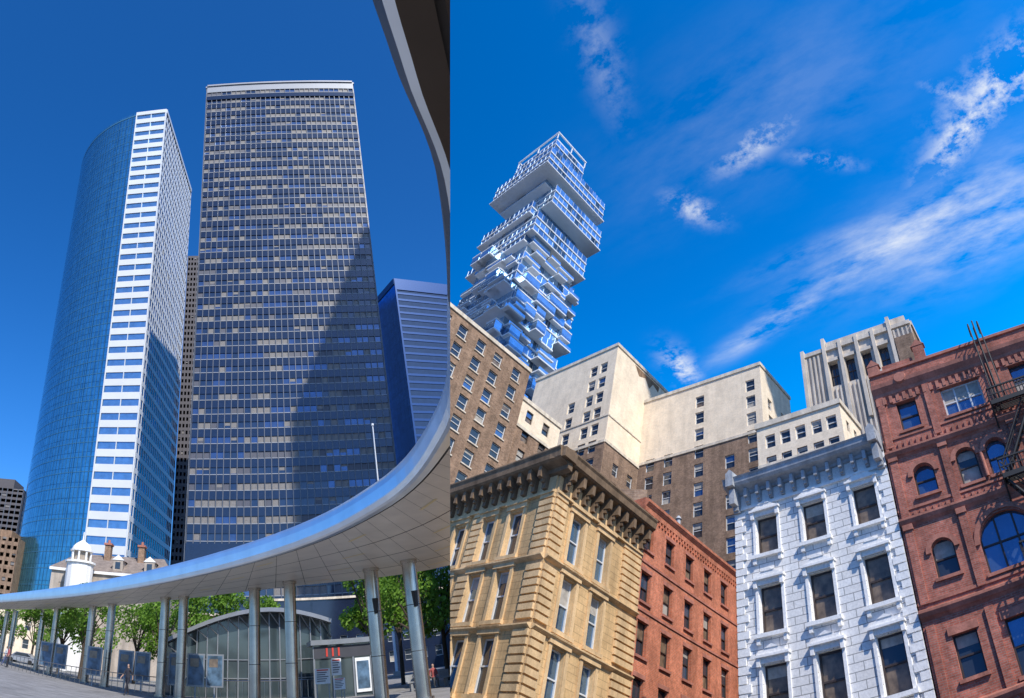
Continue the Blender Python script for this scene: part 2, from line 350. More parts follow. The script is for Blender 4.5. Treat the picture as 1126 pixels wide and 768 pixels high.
def whitebld():
    mb=MB(); A=(1.23,34.2); B=(9.57,29.15); f=Face(mb,A,B); L=f.L; z0,z1=-1.6,18.2
    C3=add2(A,W,10); D3=add2(B,W,10)
    cs=[L*.21,L*.515,L*.835]; rows=[(14.1,16.35),(9.9,12.35),(5.85,8.45),(1.7,4.4)]
    ops=[(t-.66,t+.66,a,b) for t in cs for a,b in rows]
    f.wall(0,L,z0,z1,ops,'white')
    for i,o in enumerate(ops):
        f.window(*o,frame='darkframe',wall='whitetrim',depth=.3,glass='curtain',fw=.1)
        t0,t1,a,b=o; w=.92; tc=(t0+t1)/2
        f.box(t0-.2,t0-.03,a,b+.05,0,.08,'whitetrim'); f.box(t1+.03,t1+.2,a,b+.05,0,.08,'whitetrim')
        f.box(t0-.24,t1+.24,b+.05,b+.3,0,.12,'whitetrim')
        f.box(tc-w-.05,tc+w+.05,b+.3,b+.42,0,.34,'whitetrim')
        f.prism([(tc-w,b+.42),(tc+w,b+.42),(tc+.35,b+.72),(tc-.35,b+.72)],0,.26,'whitetrim')
        f.prism([(tc-.4,b+.7),(tc+.4,b+.7),(tc,b+.88)],0,.3,'whitetrim')
        for q in (t0-.24,t1+.04): f.box(q,q+.2,b-.1,b+.3,.08,.26,'whitetrim')
        f.box(t0-.3,t1+.3,a-.2,a,0,.26,'whitetrim')
        for q in (t0-.22,t1+.02): f.box(q,q+.2,a-.5,a-.2,0,.18,'whitetrim')
    for x0,x1 in ((0,.5),(L-.5,L)):
        z=.6; k=0
        while z<16.9:
            dw=.0 if k%2 else .22
            f.box(x0+(.015),x1-(.015) ,z,z+.36,0,.09,'whitetrim') if dw==0 else f.box(x0+.01 if x0==0 else x0-dw,x1+dw if x0==0 else x1-.01,z,z+.36,0,.093,'whitetrim')
            z+=.42; k+=1
    f.box(0,L,17.05,17.2,0,.18,'whitetrim')
    f.profile(-.25,L+.0,[(0,18.0),(.25,18.02),(.3,18.15),(.85,18.35),(1.0,18.5),(1.05,18.75),(1.15,18.85),(0,19.1)],'greytrim')
    f.box(0,L,17.2,18.0,0,.1,'whitetrim')
    n=13
    for i in range(n):
        t=.28+(L-.56)*i/(n-1); big=i in (0,n-1)
        w=.2 if big else .11; zb=16.9 if big else 17.3
        f.prism([(t-w,zb),(t+w,zb),(t+w,18.1),(t-w,18.1)],.1,.3,'greytrim')
        f.box(t-w*.9,t+w*.9,zb+.35,18.2,.3,.62 if not big else .9,'greytrim'); f.box(t-w*.8,t+w*.8,zb+.1,zb+.35,.3,.45,'greytrim')
        if big: f.box(t-.25,t+.25,18.3,19.2,.0,1.2,'greytrim'); f.prism([(t-.25,19.2),(t+.25,19.2),(t,19.45)],.2,1.15,'greytrim')
    sl=Face(mb,C3,A); sl.wall(0,sl.L,z0,z1+.6,[],'brownb2')
    shell(mb,A,B,D3,z0,18.6,'brownb2')
    mb.obj('white_stone_building','R')

def redright():
    mb=MB(); A=(9.62,29.1); dd=(.88,-.475); B=add2(A,dd,13.6); f=Face(mb,A,B); L=f.L; z0,z1=-1.6,23.0
    ops=[]
    def w(t0,t1,a,b,**k): ops.append((t0,t1,a,b)); return (t0,t1,a,b,k)
    ws=[]
    for tn in (1.85,8.9):
        ws+=[w(tn-.6,tn+.6,18.9,20.9),w(tn-.6,tn+.6,14.7,16.5,arch=1),w(tn-.6,tn+.6,10.2,12.1,arch=1),w(tn-.6,tn+.6,5.6,7.5),w(tn-.6,tn+.6,1.4,3.4)]
    ws+=[w(4.0,6.4,18.9,20.9,sash='triple'),w(3.75,4.9,14.5,16.6,arch=1),w(5.45,6.6,14.5,16.6,arch=1),
         w(3.75,6.65,9.6,12.5,arch=.95,sash='triple'),w(3.8,6.6,4.9,7.4,sash='triple'),w(3.8,6.6,.8,3.4,sash='triple')]
    f.wall(0,L,z0,z1,ops,'redR')
    for t0,t1,a,b,k in ws:
        big=(t1-t0)>2
        f.window(t0,t1,a,b,frame='whiteframe' if big and a>15 else 'darkframe',wall='redR',depth=.32,glass='winb' if (big or a>14) else None,fw=.09,sash=k.get('sash','double'),arch=k.get('arch',0),sill='redtrim')
        if k.get('arch'):
            r=(t1-t0)/2; f.arch_ring((t0+t1)/2,b-r*k['arch'],r+.02,.26,.12,'redtrim')
        else: f.box(t0-.15,t1+.15,b,b+.35,0,.1,'redtrim')
    for t in (0.15,3.05,7.1,10.0):
        f.box(t,t+.42,9.2,17.4,0,.12,'redR'); f.box(t-.06,t+.48,13.0,13.3,0,.2,'redtrim'); f.box(t-.06,t+.48,17.1,17.4,0,.2,'redtrim')
        f.box(t,t+.42,.5,8.2,0,.12,'redR'); f.box(t,t+.42,18.0,21.6,0,.12,'redR')
    mb.cyl(f.P(5.17,14.5,.12),f.P(5.17,16.1,.12),.11,.11,'redtrim')
    for z,p in ((17.4,.34),(13.35,.28),(8.6,.32),(4.3,.3)):
        f.profile(0,L,[(0,z-.15),(.1,z-.05),(p*.6,z),(p,z+.18),(p,z+.3),(0,z+.42)],'redtrim')
    for z in (18.5,14.1,9.2): f.box(0,L,z,z+.14,0,.07,'redtrim')
    t=.1
    while t<L: 
        f.box(t,t+.16,17.85,18.2,0,.1,'redtrim'); f.box(t,t+.16,13.75,13.95,0,.09,'redtrim'); t+=.36
    f.profile(0,L,[(0,21.5),(.12,21.6),(.15,21.8),(.4,22.1),(.45,22.35),(0,22.5)],'redtrim')
    t=.1
    while t<L: f.box(t,t+.2,21.0,21.5,0,.14,'redtrim'); t+=.42
    f.box(0,L,22.5,23.3,-.35,.05,'redR'); f.box(-.02,L,23.3,23.5,-.45,.18,'redtrim')
    f.box(0,.7,23.5,24.1,-.4,.12,'redtrim'); f.prism([(-.05,24.1),(.8,24.1),(.37,24.6)],-.4,.15,'redtrim')
    f.box(3.1,3.8,23.5,24.6,-.4,.12,'redR'); f.prism([(3.0,24.6),(3.9,24.6),(3.45,25.1)],-.4,.15,'redtrim'); 
    f.box(.9,2.9,23.5,24.0,-.6,-.1,'redR'); mb.cyl(f.P(1.9,22.4,.4),f.P(1.9,22.4,.5),.4,.35,'redtrim',16)
    C3=add2(A,W,12); D3=add2(B,W,12)
    sl=Face(mb,C3,A); sl.wall(0,sl.L,z0,z1+.3,[],'redR'); shell(mb,A,B,D3,z0,23.0,'redR')
    for tt in (4.5,9): 
        c=add2(add2(A,U,tt),W,5); mb.box(c[0]-.5,c[0]+.5,c[1]-.5,c[1]+.5,23,25.4,'redR')
    mb.obj('red_brick_romanesque_building','R')
    # fire escape
    fe=MB(); g=Face(fe,A,B)
    for z,t0 in ((18.1,6.6),(13.7,5.9),(9.2,5.6),(4.9,5.6)):
        t1=10.9
        for k in range(8): o=.1+k*.15; g.box(t0,t1,z,z+.05,o,o+.06,'iron')
        g.box(t0,t1,z-.16,z+.1,1.2,1.30,'iron'); g.box(t0,t1,z+.91,z+1.0,1.2,1.29,'iron'); g.box(t0,t1,z+.47,z+.53,1.2,1.25,'iron')
        for t in (t0,t1): g.box(t-.04,t+.04,z+.91,z+1.0,0,1.2,'iron'); g.box(t-.04,t+.04,z-.14,z+.0,0,1.2,'iron'); g.box(t-.04,t+.04,z-1.0,z-.14,0,.08,'iron'); [g.box(t-.025,t+.025,z,z+.91,q,q+.05,'iron') for q in (.3,.6,.9)]
        k=t0
        while k<=t1: g.box(k-.028,k+.028,z+.1,z+.91,1.2,1.24,'iron'); k+=.2
        for q in (t0,(t0+t1)/2,t1): fe.cyl(g.P(q,z-1.0,.02),g.P(q,z-.1,1.2),.05,.05,'iron',6)
    for za,zb,ta,tb in ((13.7,18.1,6.1,9.0),(9.2,13.7,8.6,6.0),(4.9,9.2,5.9,8.8)):
        for o in (.45,.98): fe.cyl(g.P(ta,za,o),g.P(tb,zb,o),.075,.075,'iron',6); fe.cyl(g.P(ta,za+.9,o),g.P(tb,zb+.9,o),.04,.04,'iron',6)
        for k in range(14): s=k/13; g.box(ta+(tb-ta)*s-.1,ta+(tb-ta)*s+.1,za+(zb-za)*s,za+(zb-za)*s+.05,.45,.95,'iron')
    for o in (.25,.95): fe.cyl(g.P(7.2,18.1,o),g.P(7.2,24.4,o),.05,.05,'iron',6)
    for k in range(21): fe.cyl(g.P(7.2,18.3+k*.3,.25),g.P(7.2,18.3+k*.3,.95),.03,.03,'iron',5)
    for k in range(8):
        a0=pi*k/8; a1=pi*(k+1)/8
        for tt in (6.9,7.5): fe.cyl(g.P(tt,24.0+.5*sin(a0),.95-.5*(1-cos(a0))),g.P(tt,24.0+.5*sin(a1),.95-.5*(1-cos(a1))),.045,.045,'iron',6)
    for tt in (6.9,7.5): fe.cyl(g.P(tt,18.1,.95),g.P(tt,24.0,.95),.045,.045,'iron',6)
    fe.obj('fire_escape','R')

def cityblock(name,left,corner,right,ztop,mat,low=None,lowz=None,wl=None,wr=None,k=1.0,trim='bufftrim',extra=None,cop=True):
    s=lambda p:(p[0]*k,p[1]*k)
    mb=MB(); l,c,r=s(left),s(corner),s(right); z1=ztop*k; z0=-1.6
    for f,wn in ((Face(mb,l,c),wl),(Face(mb,c,r),wr)):
        ops=[]
        if wn: ops=[(t*k-wn['w']*k/2,t*k+wn['w']*k/2,z*k-wn['h']*k/2,z*k+wn['h']*k/2) for t in wn['t'] for z in wn['z'] if not (wn.get('skip') and wn['skip'](t,z))]
        f.wall(0,f.L,z0,z1,ops,mat,(lowz*k,low) if low else None)
        for o in ops: f.window(*o,frame=(wn.get('fr') or 'darkframe'),wall=(low if low and o[2]<lowz*k else mat),depth=.25,fw=.1,sill=wn.get('sill'),glass=wn.get('g'))
        if cop: f.box(-.15,f.L+.15,z1-.35,z1+.25,-.3,.18,trim)
        if low: f.box(0,f.L,lowz*k-.25,lowz*k+.2,0,.15,trim)
        if extra: extra(f,k,mb)
    shell(mb,l,c,r,z0,z1,mat)
    return mb
def backs():
    K=.9
    rows=[57.3-3.5*i for i in range(12)]
    mb=cityblock('b',(-60,66),(-39.2,56.1),(-29.3,72.9),60,'brownb',wr=dict(w=1.7,h=2.3,t=[2.0,5.4,9.2,12.8,16.9][:5],z=rows,sill='bufftrim',fr='whiteframe',g='win'),k=K)
    mb.obj('brown_brick_apartment_block','R')
    mb=cityblock('b',(-42,79),(-29.6,73.4),(-25.0,81.2),55,'buff',low='brownb',lowz=50,wr=dict(w=1.5,h=2.1,t=[2.2,6.0],z=[52.5-3.5*i for i in range(8)]),k=K)
    mb.obj('tan_brick_building','R')
    def ex(f,k,mb):
        for z in (59,): f.box(0,f.L,z*k,z*k+.25,0,.12,'bufftrim')
    mb=cityblock('b',(-36,94.2),(-17.8,83.2),(-9.4,98),75,'buff',low='brownb2',lowz=54,
        wl=dict(w=1.7,h=2.3,t=[21.27-x for x in (2.8,5.2,9.5,15.5,18)],z=[70.6-3.4*i for i in range(13)],skip=lambda t,z: (t<6.5 and z>60) or (abs(t-(21.27-9.5))<.1 and z>66),fr='whiteframe',g='win'),
        wr=dict(w=1.5,h=2.2,t=[3.5,7.5,11.5,15],z=[50.2-3.4*i for i in range(7)],fr='whiteframe'),k=K,extra=ex)
    c=Vector((-17.8,83.2))*K; q=c+W*4-U*3.5
    f=Face(mb,(-17.8*K,83.2*K),(-9.4*K,98*K)); f.prism([(5,66.8),(12.5,66.9),(12.2,65.6),(10.5,66.2),(9.5,64.6),(8.2,66.0),(6.4,65.2)][::-1],0,.012,'rust')
    mb.hexa([tuple((*(q),67.5)),(*(q+U*2.5),67.5),(*(q+U*2.5+W*4),67.5),(*(q+W*4),67.5)],[(*q,69),(*(q+U*2.5),69),(*(q+U*2.5+W*4),69),(*(q+W*4),69)],'buff')
    mb.obj('buff_brick_tower_block','R')
    mb=cityblock('b',(-14,92),(7.7,80.4),(13.8,90.3),68,'buff',low='brownb2',lowz=54.5,
        wl=dict(w=1.7,h=2.35,t=[3.4,7.0,12.9,18.5,22.6],z=[64.0-3.4*i for i in range(15)],skip=lambda t,z:(t in(3.4,7.0) and z>55) or (t==18.5 and z>52),fr='whiteframe',g='win'),
        wr=dict(w=1.5,h=2.2,t=[3,8],z=[61-3.4*i for i in range(12)],fr='whiteframe'),k=K)
    q=Vector((2,90))*K; 
    mb.hexa([(*q,61.2),(*(q+U*3),61.2),(*(q+U*3+W*3),61.2),(*(q+W*3),61.2)],[(*q,63.2),(*(q+U*3),63.2),(*(q+U*3+W*3),63.2),(*(q+W*3),63.2)],'buff')
    mb.obj('buff_brick_apartment_building','R')
    k=.72
    mb=cityblock('b',(6.0,73.3),(17.1,67.2),(21.3,73.8),50,'buff',low='brownb2',lowz=43.2,
        wl=dict(w=1.5,h=2.1,t=[2.0,4.3,6.6,9.0,11.2],z=[47.0-3.5*i for i in range(6)],fr='whiteframe',g='win'),wr=dict(w=1.1,h=1.8,t=[2.4,5.2],z=[47.0-3.5*i for i in range(6)]),k=k)
    mb.obj('low_buff_brick_wing','R')
    # art deco tower
    k=.65; r=k/.75; A=(17.6*k,93.1*k); B=(37.8*k,82.2*k); C=(41.9*k,89*k)
    mb=MB(); f=Face(mb,A,B); g=Face(mb,B,C); z1=60.*r; L=f.L
    wins=[(L*a-.62,L*a+.62,53.0*r,57.4*r) for a in (.27,.42,.57,.72)]
    f.wall(0,L,-1.6,z1,wins,'deco')
    for o in wins: f.window(*o,frame='darkframe',wall='deco',depth=.6,fw=.12,sash='mull',glass='win'); f.box(o[0]-.2,o[1]+.2,o[3],o[3]+.5,0,.3,'deco')
    n=26
    for i in range(n+1):
        t=L*i/n
        z_top=52.6*r if any(o[0]-.25<t<o[1]+.25 for o in wins) else 59.3*r
        f.box(max(0,t-.11),min(L,t+.11),0,z_top,0,.3,'deco')
    for a in (.0,.2,.345,.495,.645,.8): f.box(L*a,L*a+.45,46*r,60.9*r+(1.0 if a in(.2,.8) else 0),-.5,.5,'deco')
    f.box(0,L,59.6*r,60.3*r,-.4,.38,'deco'); f.box(L*.2+.5,L*.8,60.3*r,61.3*r,-3,.2,'deco')
    f.box(L*.84,L-.02,0,57.5*r,.0,.55,'brownb2')
    g.wall(0,g.L,-1.6,z1,[],'brownb2'); g.box(0,g.L,59.5*r,60.3*r,-.3,.2,'deco'); shell(mb,A,B,C,-1.6,z1,'deco')
    f.box(L*.78,L*.96,60.3*r,62.4*r,-4,-.6,'deco')
    mb.obj('art_deco_tower','R')

def jenga():
    mb=MB(); C=Vector((-66,128)); a=-U; b=W
    def P(u,w,z): q=C+a*u+b*w; return (q.x,q.y,z)
    def slab(u0,u1,w0,w1,z0,z1,m): mb.hexa([P(u1,w0,z0),P(u0,w0,z0),P(u0,w1,z0),P(u1,w1,z0)],[P(u1,w0,z1),P(u0,w0,z1),P(u0,w1,z1),P(u1,w1,z1)],m)
    def fl(u0,u1,w0,w1,z,h,dense=True):
        slab(u0-.3,u1+.3,w0-.3,w1+.3,z,z+.6,'jslab')
        slab(u0,u1,w0,w1,z+.6,z+h,random.choice(('jglass','jglass','jglass2')))
        u=u0
        while u<=u1+.01: slab(u-.07,u+.07,w0-.12,w0,z+.6,z+h,'jmull'); u+=(u1-u0)/max(1,round((u1-u0)/2.6))
        w=w0
        while w<=w1+.01: slab(u0-.12,u0,w-.07,w+.07,z+.6,z+h,'jmull'); w+=(w1-w0)/max(1,round((w1-w0)/2.6))
        for _ in range(3):
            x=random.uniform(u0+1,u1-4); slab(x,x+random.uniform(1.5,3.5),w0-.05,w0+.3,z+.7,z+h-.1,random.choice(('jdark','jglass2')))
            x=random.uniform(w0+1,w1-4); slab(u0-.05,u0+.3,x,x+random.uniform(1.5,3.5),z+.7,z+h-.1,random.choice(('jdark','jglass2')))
    rnd=random.Random(3)
    groups=[(3,28,2,20,3),(0,29,0,27,1),(-2,31,-2,32,3),(3,28,3,24,1),(-1,28,6,34,3),(4,33,1,26,2),(0,28,2,30,3)]
    z=238.0; h=4.1
    for (u0,u1,w0,w1,n) in groups:
        for i in range(n): z-=h; fl(u0,u1,w0,w1,z,h)
        slab(u0-1.0,u1+.6,w0-1.0,w1+.6,z-.5,z,'jslab')
    while z>60:
        n=rnd.choice((1,1,2)); z_=z
        u0=rnd.uniform(1,4); w0=rnd.uniform(1,4); u1=rnd.uniform(29,36); w1=rnd.uniform(24,31)
        for i in range(n):
            z-=h; fl(u0,u1,w0,w1,z,h)
            for k in range(3):
                x=rnd.uniform(u0-1,u1-5); L=rnd.uniform(4,9); dp=rnd.uniform(1.8,3.6)
                slab(x,x+L,w0-dp,w0,z-.1,z+.4,'jslab'); slab(x,x+L,w0-dp,w0-dp+.08,z+.4,z+1.5,'jglass')
                if rnd.random()<.3: slab(x,x+L,w0-dp,w0,z+.4,z+h,'jglass'); slab(x-.1,x+L+.1,w0-dp-.1,w0,z+h-.2,z+h+.3,'jslab')
                x=rnd.uniform(w0-1,w1-4); L=rnd.uniform(4,9); dp=rnd.uniform(1.8,3.6)
                slab(u0-dp,u0,x,x+L,z-.1,z+.4,'jslab'); slab(u0-dp,u0-dp+.08,x,x+L,z+.4,z+1.5,'jglass')
                if rnd.random()<.3: slab(u0-dp,u0,x,x+L,z+.4,z+h,'jglass'); slab(u0-dp-.1,u0,x-.1,x+L+.1,z+h-.2,z+h+.3,'jslab')
    slab(4,26,4,24,-1.6,z,'jglass')
    slab(3,28,2,20,238,238.8,'jslab')
    for (x,y) in ((3,2),(28,2),(3,20),(15,2),(3,11)): slab(x-.2,x+.2,y-.2,y+.2,238.8,243,'jslab')
    slab(2.6,28.4,1.6,2.2,243,243.6,'jslab'); slab(2.6,3.2,2.2,20.4,243,243.6,'jslab'); slab(27.8,28.4,2.2,20.4,243,243.6,'jslab')
    slab(6,24,5,17,238.8,242.6,'jglass')
    mb.obj('stacked_block_skyscraper','R')

# ================================================================== LEFT DISTRICT
M['fin']=plain('dull_metal_fin',(.13,.14,.16),.45,.2,var=.08,scale=.1)
M['finlt']=plain('pale_cap',(.30,.315,.34),.45,.1,var=.08,scale=.1)
M['span']=glassm('spandrel_panel',(.018,.028,.06),metal=.25,rough=.12,spec=.9)
M['g1']=glassm('tower_glass_dark',(.02,.035,.08),metal=.1,rough=.05,spec=1.)
M['g2']=glassm('tower_glass_mid',(.08,.13,.24),metal=.6,rough=.08,spec=1.)
M['g3']=plain('tower_blind',(.21,.195,.185),.6,var=.2)
M['g4']=plain('tower_blind_dim',(.09,.092,.115),.5,var=.15)
M['blueg']=glassm('curved_blue_glass',(.13,.47,.66),metal=.85,rough=.12,panels=(3.2,7.8,.14),wob=.12,wscale=.08,pv=(.88,.9,.93))
M['bglass']=glassm('blue_window_band',(.18,.36,.56),metal=.7,rough=.1)
M['wband']=plain('white_cladding',(.66,.68,.70),.5,var=.06,scale=.1)
M['blue2']=glassm('cobalt_glass',(.06,.28,.75),metal=.75,rough=.12,panels=(4,6,.1))
M['blueline']=plain('blue_spandrel',(.025,.075,.22),.3,.3)
M['greyc']=plain('grey_concrete_tower',(.11,.10,.105),.8)
M['steel']=plain('brushed_steel',(.52,.48,.43),.25,1.,var=.18,scale=1.5)
M['fascia']=plain('steel_fascia',(.82,.88,.94),.30,.8,var=.10,scale=.8)
M['shade_panel']=plain('painted_shade_panel',(.10,.075,.055),.45,.3,var=.2,scale=.8)  # shade of the near canopy, painted in as a dark panel colour
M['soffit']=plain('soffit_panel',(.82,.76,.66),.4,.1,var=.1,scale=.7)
M['gap']=plain('dark_joint',(.06,.055,.05),.8)
M['paving']=stone('plaza_paving',(.33,.315,.30),.15,.3,blocks=(.9,.9,.012),mortar=.6)
M['asph']=stone('asphalt',(.06,.06,.062),.2,.5)
M['kerb']=stone('granite_kerb',(.35,.35,.34),.15)
M['paint']=plain('road_paint',(.75,.75,.72),.7)
M['bark']=stone('bark',(.10,.075,.055),.3,3)
M['slot']=plain('light_slot',(.9,.75,.4),.5)
M['bmull']=plain('blue_mullion',(.08,.24,.36),.4,.4)

def grid_face(f,z0,z1,nb,nf,band,finw,find,bandd,finm,bandm,glass,blindp=.2,low=None):
    L=f.L; fh=(z1-z0)/nf; bw=L/nb
    for j in range(nf):
        za=z0+j*fh; zb=za+fh
        f.box(0,L,za,za+fh*band,0,bandd,bandm)
        rowb=random.random()*.5; run=None
        for i in range(nb):
            if run is None or random.random()<.6: run=random.choices([x[0] for x in glass],[x[1] for x in glass])[0]
            t0=i*bw; f.quad(t0,t0+bw,za+fh*band,zb,0,run)
            r=random.random()
            if r<blindp+rowb*blindp: f.quad(t0,t0+bw,zb-fh*(1-band)*random.choice((.3,.5,.8)),zb,.02,'g3')
    for i in range(nb+1):
        t=i*bw; f.box(max(0,t-finw/2),min(L,t+finw/2),z0,z1,0.0,find,finm)
def center_tower():
    k=1.5; mb=MB(); A=(-13.9*k,136.8*k); B=(33.2*k,134*k); C=(B[0]+3,B[1]+75); H=170*k
    f=Face(mb,A,B); f2=Face(mb,B,C); lf=Face(mb,add2(A,(C[0]-B[0],C[1]-B[1]),1),A)
    z0=18; top=H-5; NFL=42
    for q,nb in ((f,30),(f2,36),(lf,36)):
        grid_face(q,z0,top,nb,NFL,.52,.26,.55,.3,'fin','span',[('g1',6),('g2',4),('g4',3),('g3',4)],.10)
    fh=(top-z0)/NFL
    for j in range(NFL):
        f.box(0,f.L,z0+j*fh+fh*.52,z0+j*fh+fh*.52+.24,0,.42,'finlt')
    for q in (f,f2,lf):
        q.box(0,q.L,top,H,0,.4,'finlt'); q.box(0,q.L,H-.9,H,.4,.9,'finlt'); q.box(0,q.L,-1.6,z0,0,.1,'g1')
        q.box(0,q.L,z0+fh*2,z0+fh*3.4,.56,.65,'span'); q.box(0,q.L,top-fh*1.0,top-fh*.55,.56,.65,'span')
    shell(mb,A,B,C,-1.6,H,'greyc')
    mb.box(-5,30,215,250,H,H+4,'greyc')
    mb.obj('office_tower')
def curved_tower():
    k=2.0; mb=MB(); H=165*k
    A=Vector((-38.25,143.1))*k; Bc=Vector((-27.9,142.4))*k; Cc=Vector((-23,181.3))*k
    nf=42; z0=6
    f=Face(mb,A,Bc); fh=(H-z0)/nf
    for j in range(nf):
        za=z0+j*fh; f.quad(0,f.L,za+fh*.5,za+fh,0,'bglass'); f.box(0,f.L,za,za+fh*.5,0,.5,'wband'); 
    f.box(0,.7,z0,H,.5,.8,'wband'); f.box(f.L-.7,f.L,z0,H,.5,.8,'wband'); f.box(f.L*.5-.2,f.L*.5+.2,z0,H,.0,.55,'wband')
    g=Face(mb,Bc,Cc); grid_face(g,z0,H,20,nf,.34,.55,.22,.2,'wband','wband',[('g1',6),('g2',1)],.04)
    for q in (f,g): q.box(0,q.L,-1.6,z0,0,.1,'g1'); q.box(0,q.L,H,H+3,-.4,.6,'wband')
    cx,cy=-31.0*k,178*k; pts=[]
    ax,ay=A.x-cx,A.y-cy; a0=atan2(ay,ax); r0=hypot(ax,ay); r1=34.5*k; a1=-pi-.05
    if a0>0: a0-=2*pi
    n=40
    for i in range(n+1):
        s=i/n; a=a0+(a1-a0)*s; r=r0+(r1-r0)*min(1,s*1.2); pts.append((cx+r*cos(a),cy+r*sin(a)))
    for i in range(n):
        a,b=pts[i],pts[i+1]
        mb.poly([(b[0],b[1],-1.6),(a[0],a[1],-1.6),(a[0],a[1],H+3),(b[0],b[1],H+3)],'blueg')
    poly=[(*p,H+1) for p in pts]+[(Cc.x-15,Cc.y,H+1),(Cc.x,Cc.y,H+1),(Bc.x,Bc.y,H+1)]
    mb.poly(poly,'roof'); e=pts[-1]
    mb.poly([(e[0],e[1],-1.6),(Cc.x,Cc.y,-1.6),(Cc.x,Cc.y,H),(e[0],e[1],H)],'wband')
    for j in range(0,nf+1):
        z=z0+j*fh; hh=.28 if j<nf else 1.2
        for i in range(n):
            a,b=Vector(pts[i]),Vector(pts[i+1]); nn=Vector((-(b-a).y,(b-a).x)).normalized(); nn=nn if nn.dot(a-Vector((cx,cy)))>0 else -nn
            mb.poly([(*(b+nn*.2),z),(*(a+nn*.2),z),(*(a+nn*.2),z+hh),(*(b+nn*.2),z+hh)],'bmull')
    for i in range(n+1):
        a=Vector(pts[i]); nn=(a-Vector((cx,cy))).normalized(); t=Vector((-nn.y,nn.x))*.12
        mb.poly([(*(a+nn*.22-t),z0),(*(a+nn*.22+t),z0),(*(a+nn*.22+t),H),(*(a+nn*.22-t),H)],'bmull')
    mb.obj('curved_glass_tower')
def others():
    mb=MB(); mb.box(-50,-28,400,440,-1.6,297,'greyc')
    f=Face(mb,(-50,400),(-28,400))
    grid_face(f,0,295,9,60,.45,1.0,.6,.5,'greyc','greyc',[('g1',1)],.05); mb.obj('grey_concrete_tower')
    mb=MB(); k=1.5; l,c,r=(54.3*k,219*k),(58.7*k,203.6*k),(83*k,207*k); H=210
    f=Face(mb,l,c); f.wall(0,f.L,-1.6,H,[],'blue2'); g=Face(mb,c,r); g.wall(0,g.L,-1.6,H,[],'g1')
    z=2
    while z<H-8: g.box(0,g.L,z,z+1.4,0,.3,'blueline'); z+=4.6
    g.box(0,1.0,0,H,.3,.6,'blueline'); shell(mb,l,c,r,-1.6,H,'blue2'); g.box(0,g.L,H-7,H+1,-.3,.5,'blueline'); f.box(0,f.L,H-3,H+1,-.3,.5,'blueline')
    mb.obj('blue_glass_tower')
    # tall slope-roofed tower across the plaza (behind the viewer) whose shadow falls on the office tower
    mb=MB(); y0,y1=-10,-22
    fr=[(103,-1.6),(152,-1.6),(152,389),(131,389),(103,317)]
    mb.poly([(x,y0,z) for x,z in fr],'span'); mb.poly([(x,y1,z) for x,z in fr][::-1],'span')
    for i in range(5):
        a,b=fr[i],fr[(i+1)%5]; mb.poly([(a[0],y0,a[1]),(b[0],y0,b[1]),(b[0],y1,b[1]),(a[0],y1,a[1])][::-1],'span')
    f=Face(mb,(152,y0),(103,y0)); z=4
    while z<310: f.box(0,49,z,z+1.6,0,.4,'fin'); z+=4.2
    f=Face(mb,(103,y0),(103,y1)); z=4
    while z<310: f.box(0,12,z,z+1.6,0,.4,'fin'); z+=4.2
    mb.obj('slope_roofed_tower',clip=False)
    mb=MB(); mb.box(-187,-155,400,430,-1.6,100,'greyc'); f=Face(mb,(-187,400),(-155,400)); grid_face(f,0,100,8,26,.45,.6,.5,.4,'fin','greyc',[('g1',1)],.1); mb.box(-180,-165,405,425,100,108,'greyc'); mb.obj('distant_grey_tower')
    mb=MB(); mb.box(-140,-114,300,330,-1.6,50,'brownb'); f=Face(mb,(-140,300),(-114,300)); grid_face(f,0,50,8,13,.5,1.2,.5,.4,'brownb2','brownb2',[('g1',1)],.2); mb.box(-135,-120,303,325,50,54,'brownb'); mb.obj('distant_brown_building')
    # old town building with chimneys, dormers
    mb=MB(); y0=98
    M['slate']=stone('slate_roof',(.30,.24,.20),.2,1.5); M['plaster']=stone('old_plaster',(.5,.42,.34),.2)
    f=Face(mb,(-31,y0),(-12,y0)); ops=[(t-.6,t+.6,z,z+1.9) for t in (2,5,8,11,14,17) for z in (1.5,5,8.6)]
    f.wall(0,19,-1.6,12.2,ops,'plaster'); [f.window(*o,frame='whiteframe',wall='plaster') for o in ops]; f.box(-.3,19.3,12.2,12.6,-.2,.4,'whitetrim')
    mb.poly([(-31.3,y0-.4,12.6),(-11.7,y0-.4,12.6),(-14,y0+6,16),(-28.5,y0+6,16)],'slate'); mb.poly([(-11.7,y0-.4,12.6),(-11.7,y0+12,12.6),(-14,y0+6,16)],'slate'); mb.poly([(-31.3,y0+12,12.6),(-31.3,y0-.4,12.6),(-28.5,y0+6,16)],'slate'); mb.poly([(-11.7,y0+12,12.6),(-31.3,y0+12,12.6),(-28.5,y0+6,16),(-14,y0+6,16)],'slate')
    for x in (-23.2,-17.6): mb.box(x-.5,x+.5,y0+4,y0+5.5,13,17.4,'brownb'); mb.box(x-.65,x+.65,y0+3.8,y0+5.7,17.4,17.7,'redtrim'); mb.cyl((x,y0+4.7,17.7),(x,y0+4.7,18.3),.25,.2,'redtrim',8)
    for x in (-20.5,-15.5): mb.box(x-.8,x+.8,y0+.3,y0+3,13,14.6,'plaster'); mb.poly([(x-1,y0+.2,14.6),(x+1,y0+.2,14.6),(x,y0+.2,15.4)],'whitetrim'); mb.poly([(x-1,y0+.2,14.6),(x,y0+.2,15.4),(x,y0+4,15.4),(x-1,y0+4,14.6)],'slate'); mb.poly([(x+1,y0+.2,14.6),(x,y0+.2,15.4),(x,y0+4,15.4),(x+1,y0+4,14.6)],'slate'); mb.box(x-.4,x+.4,y0+.24,y0+.3,13.3,14.3,'win')
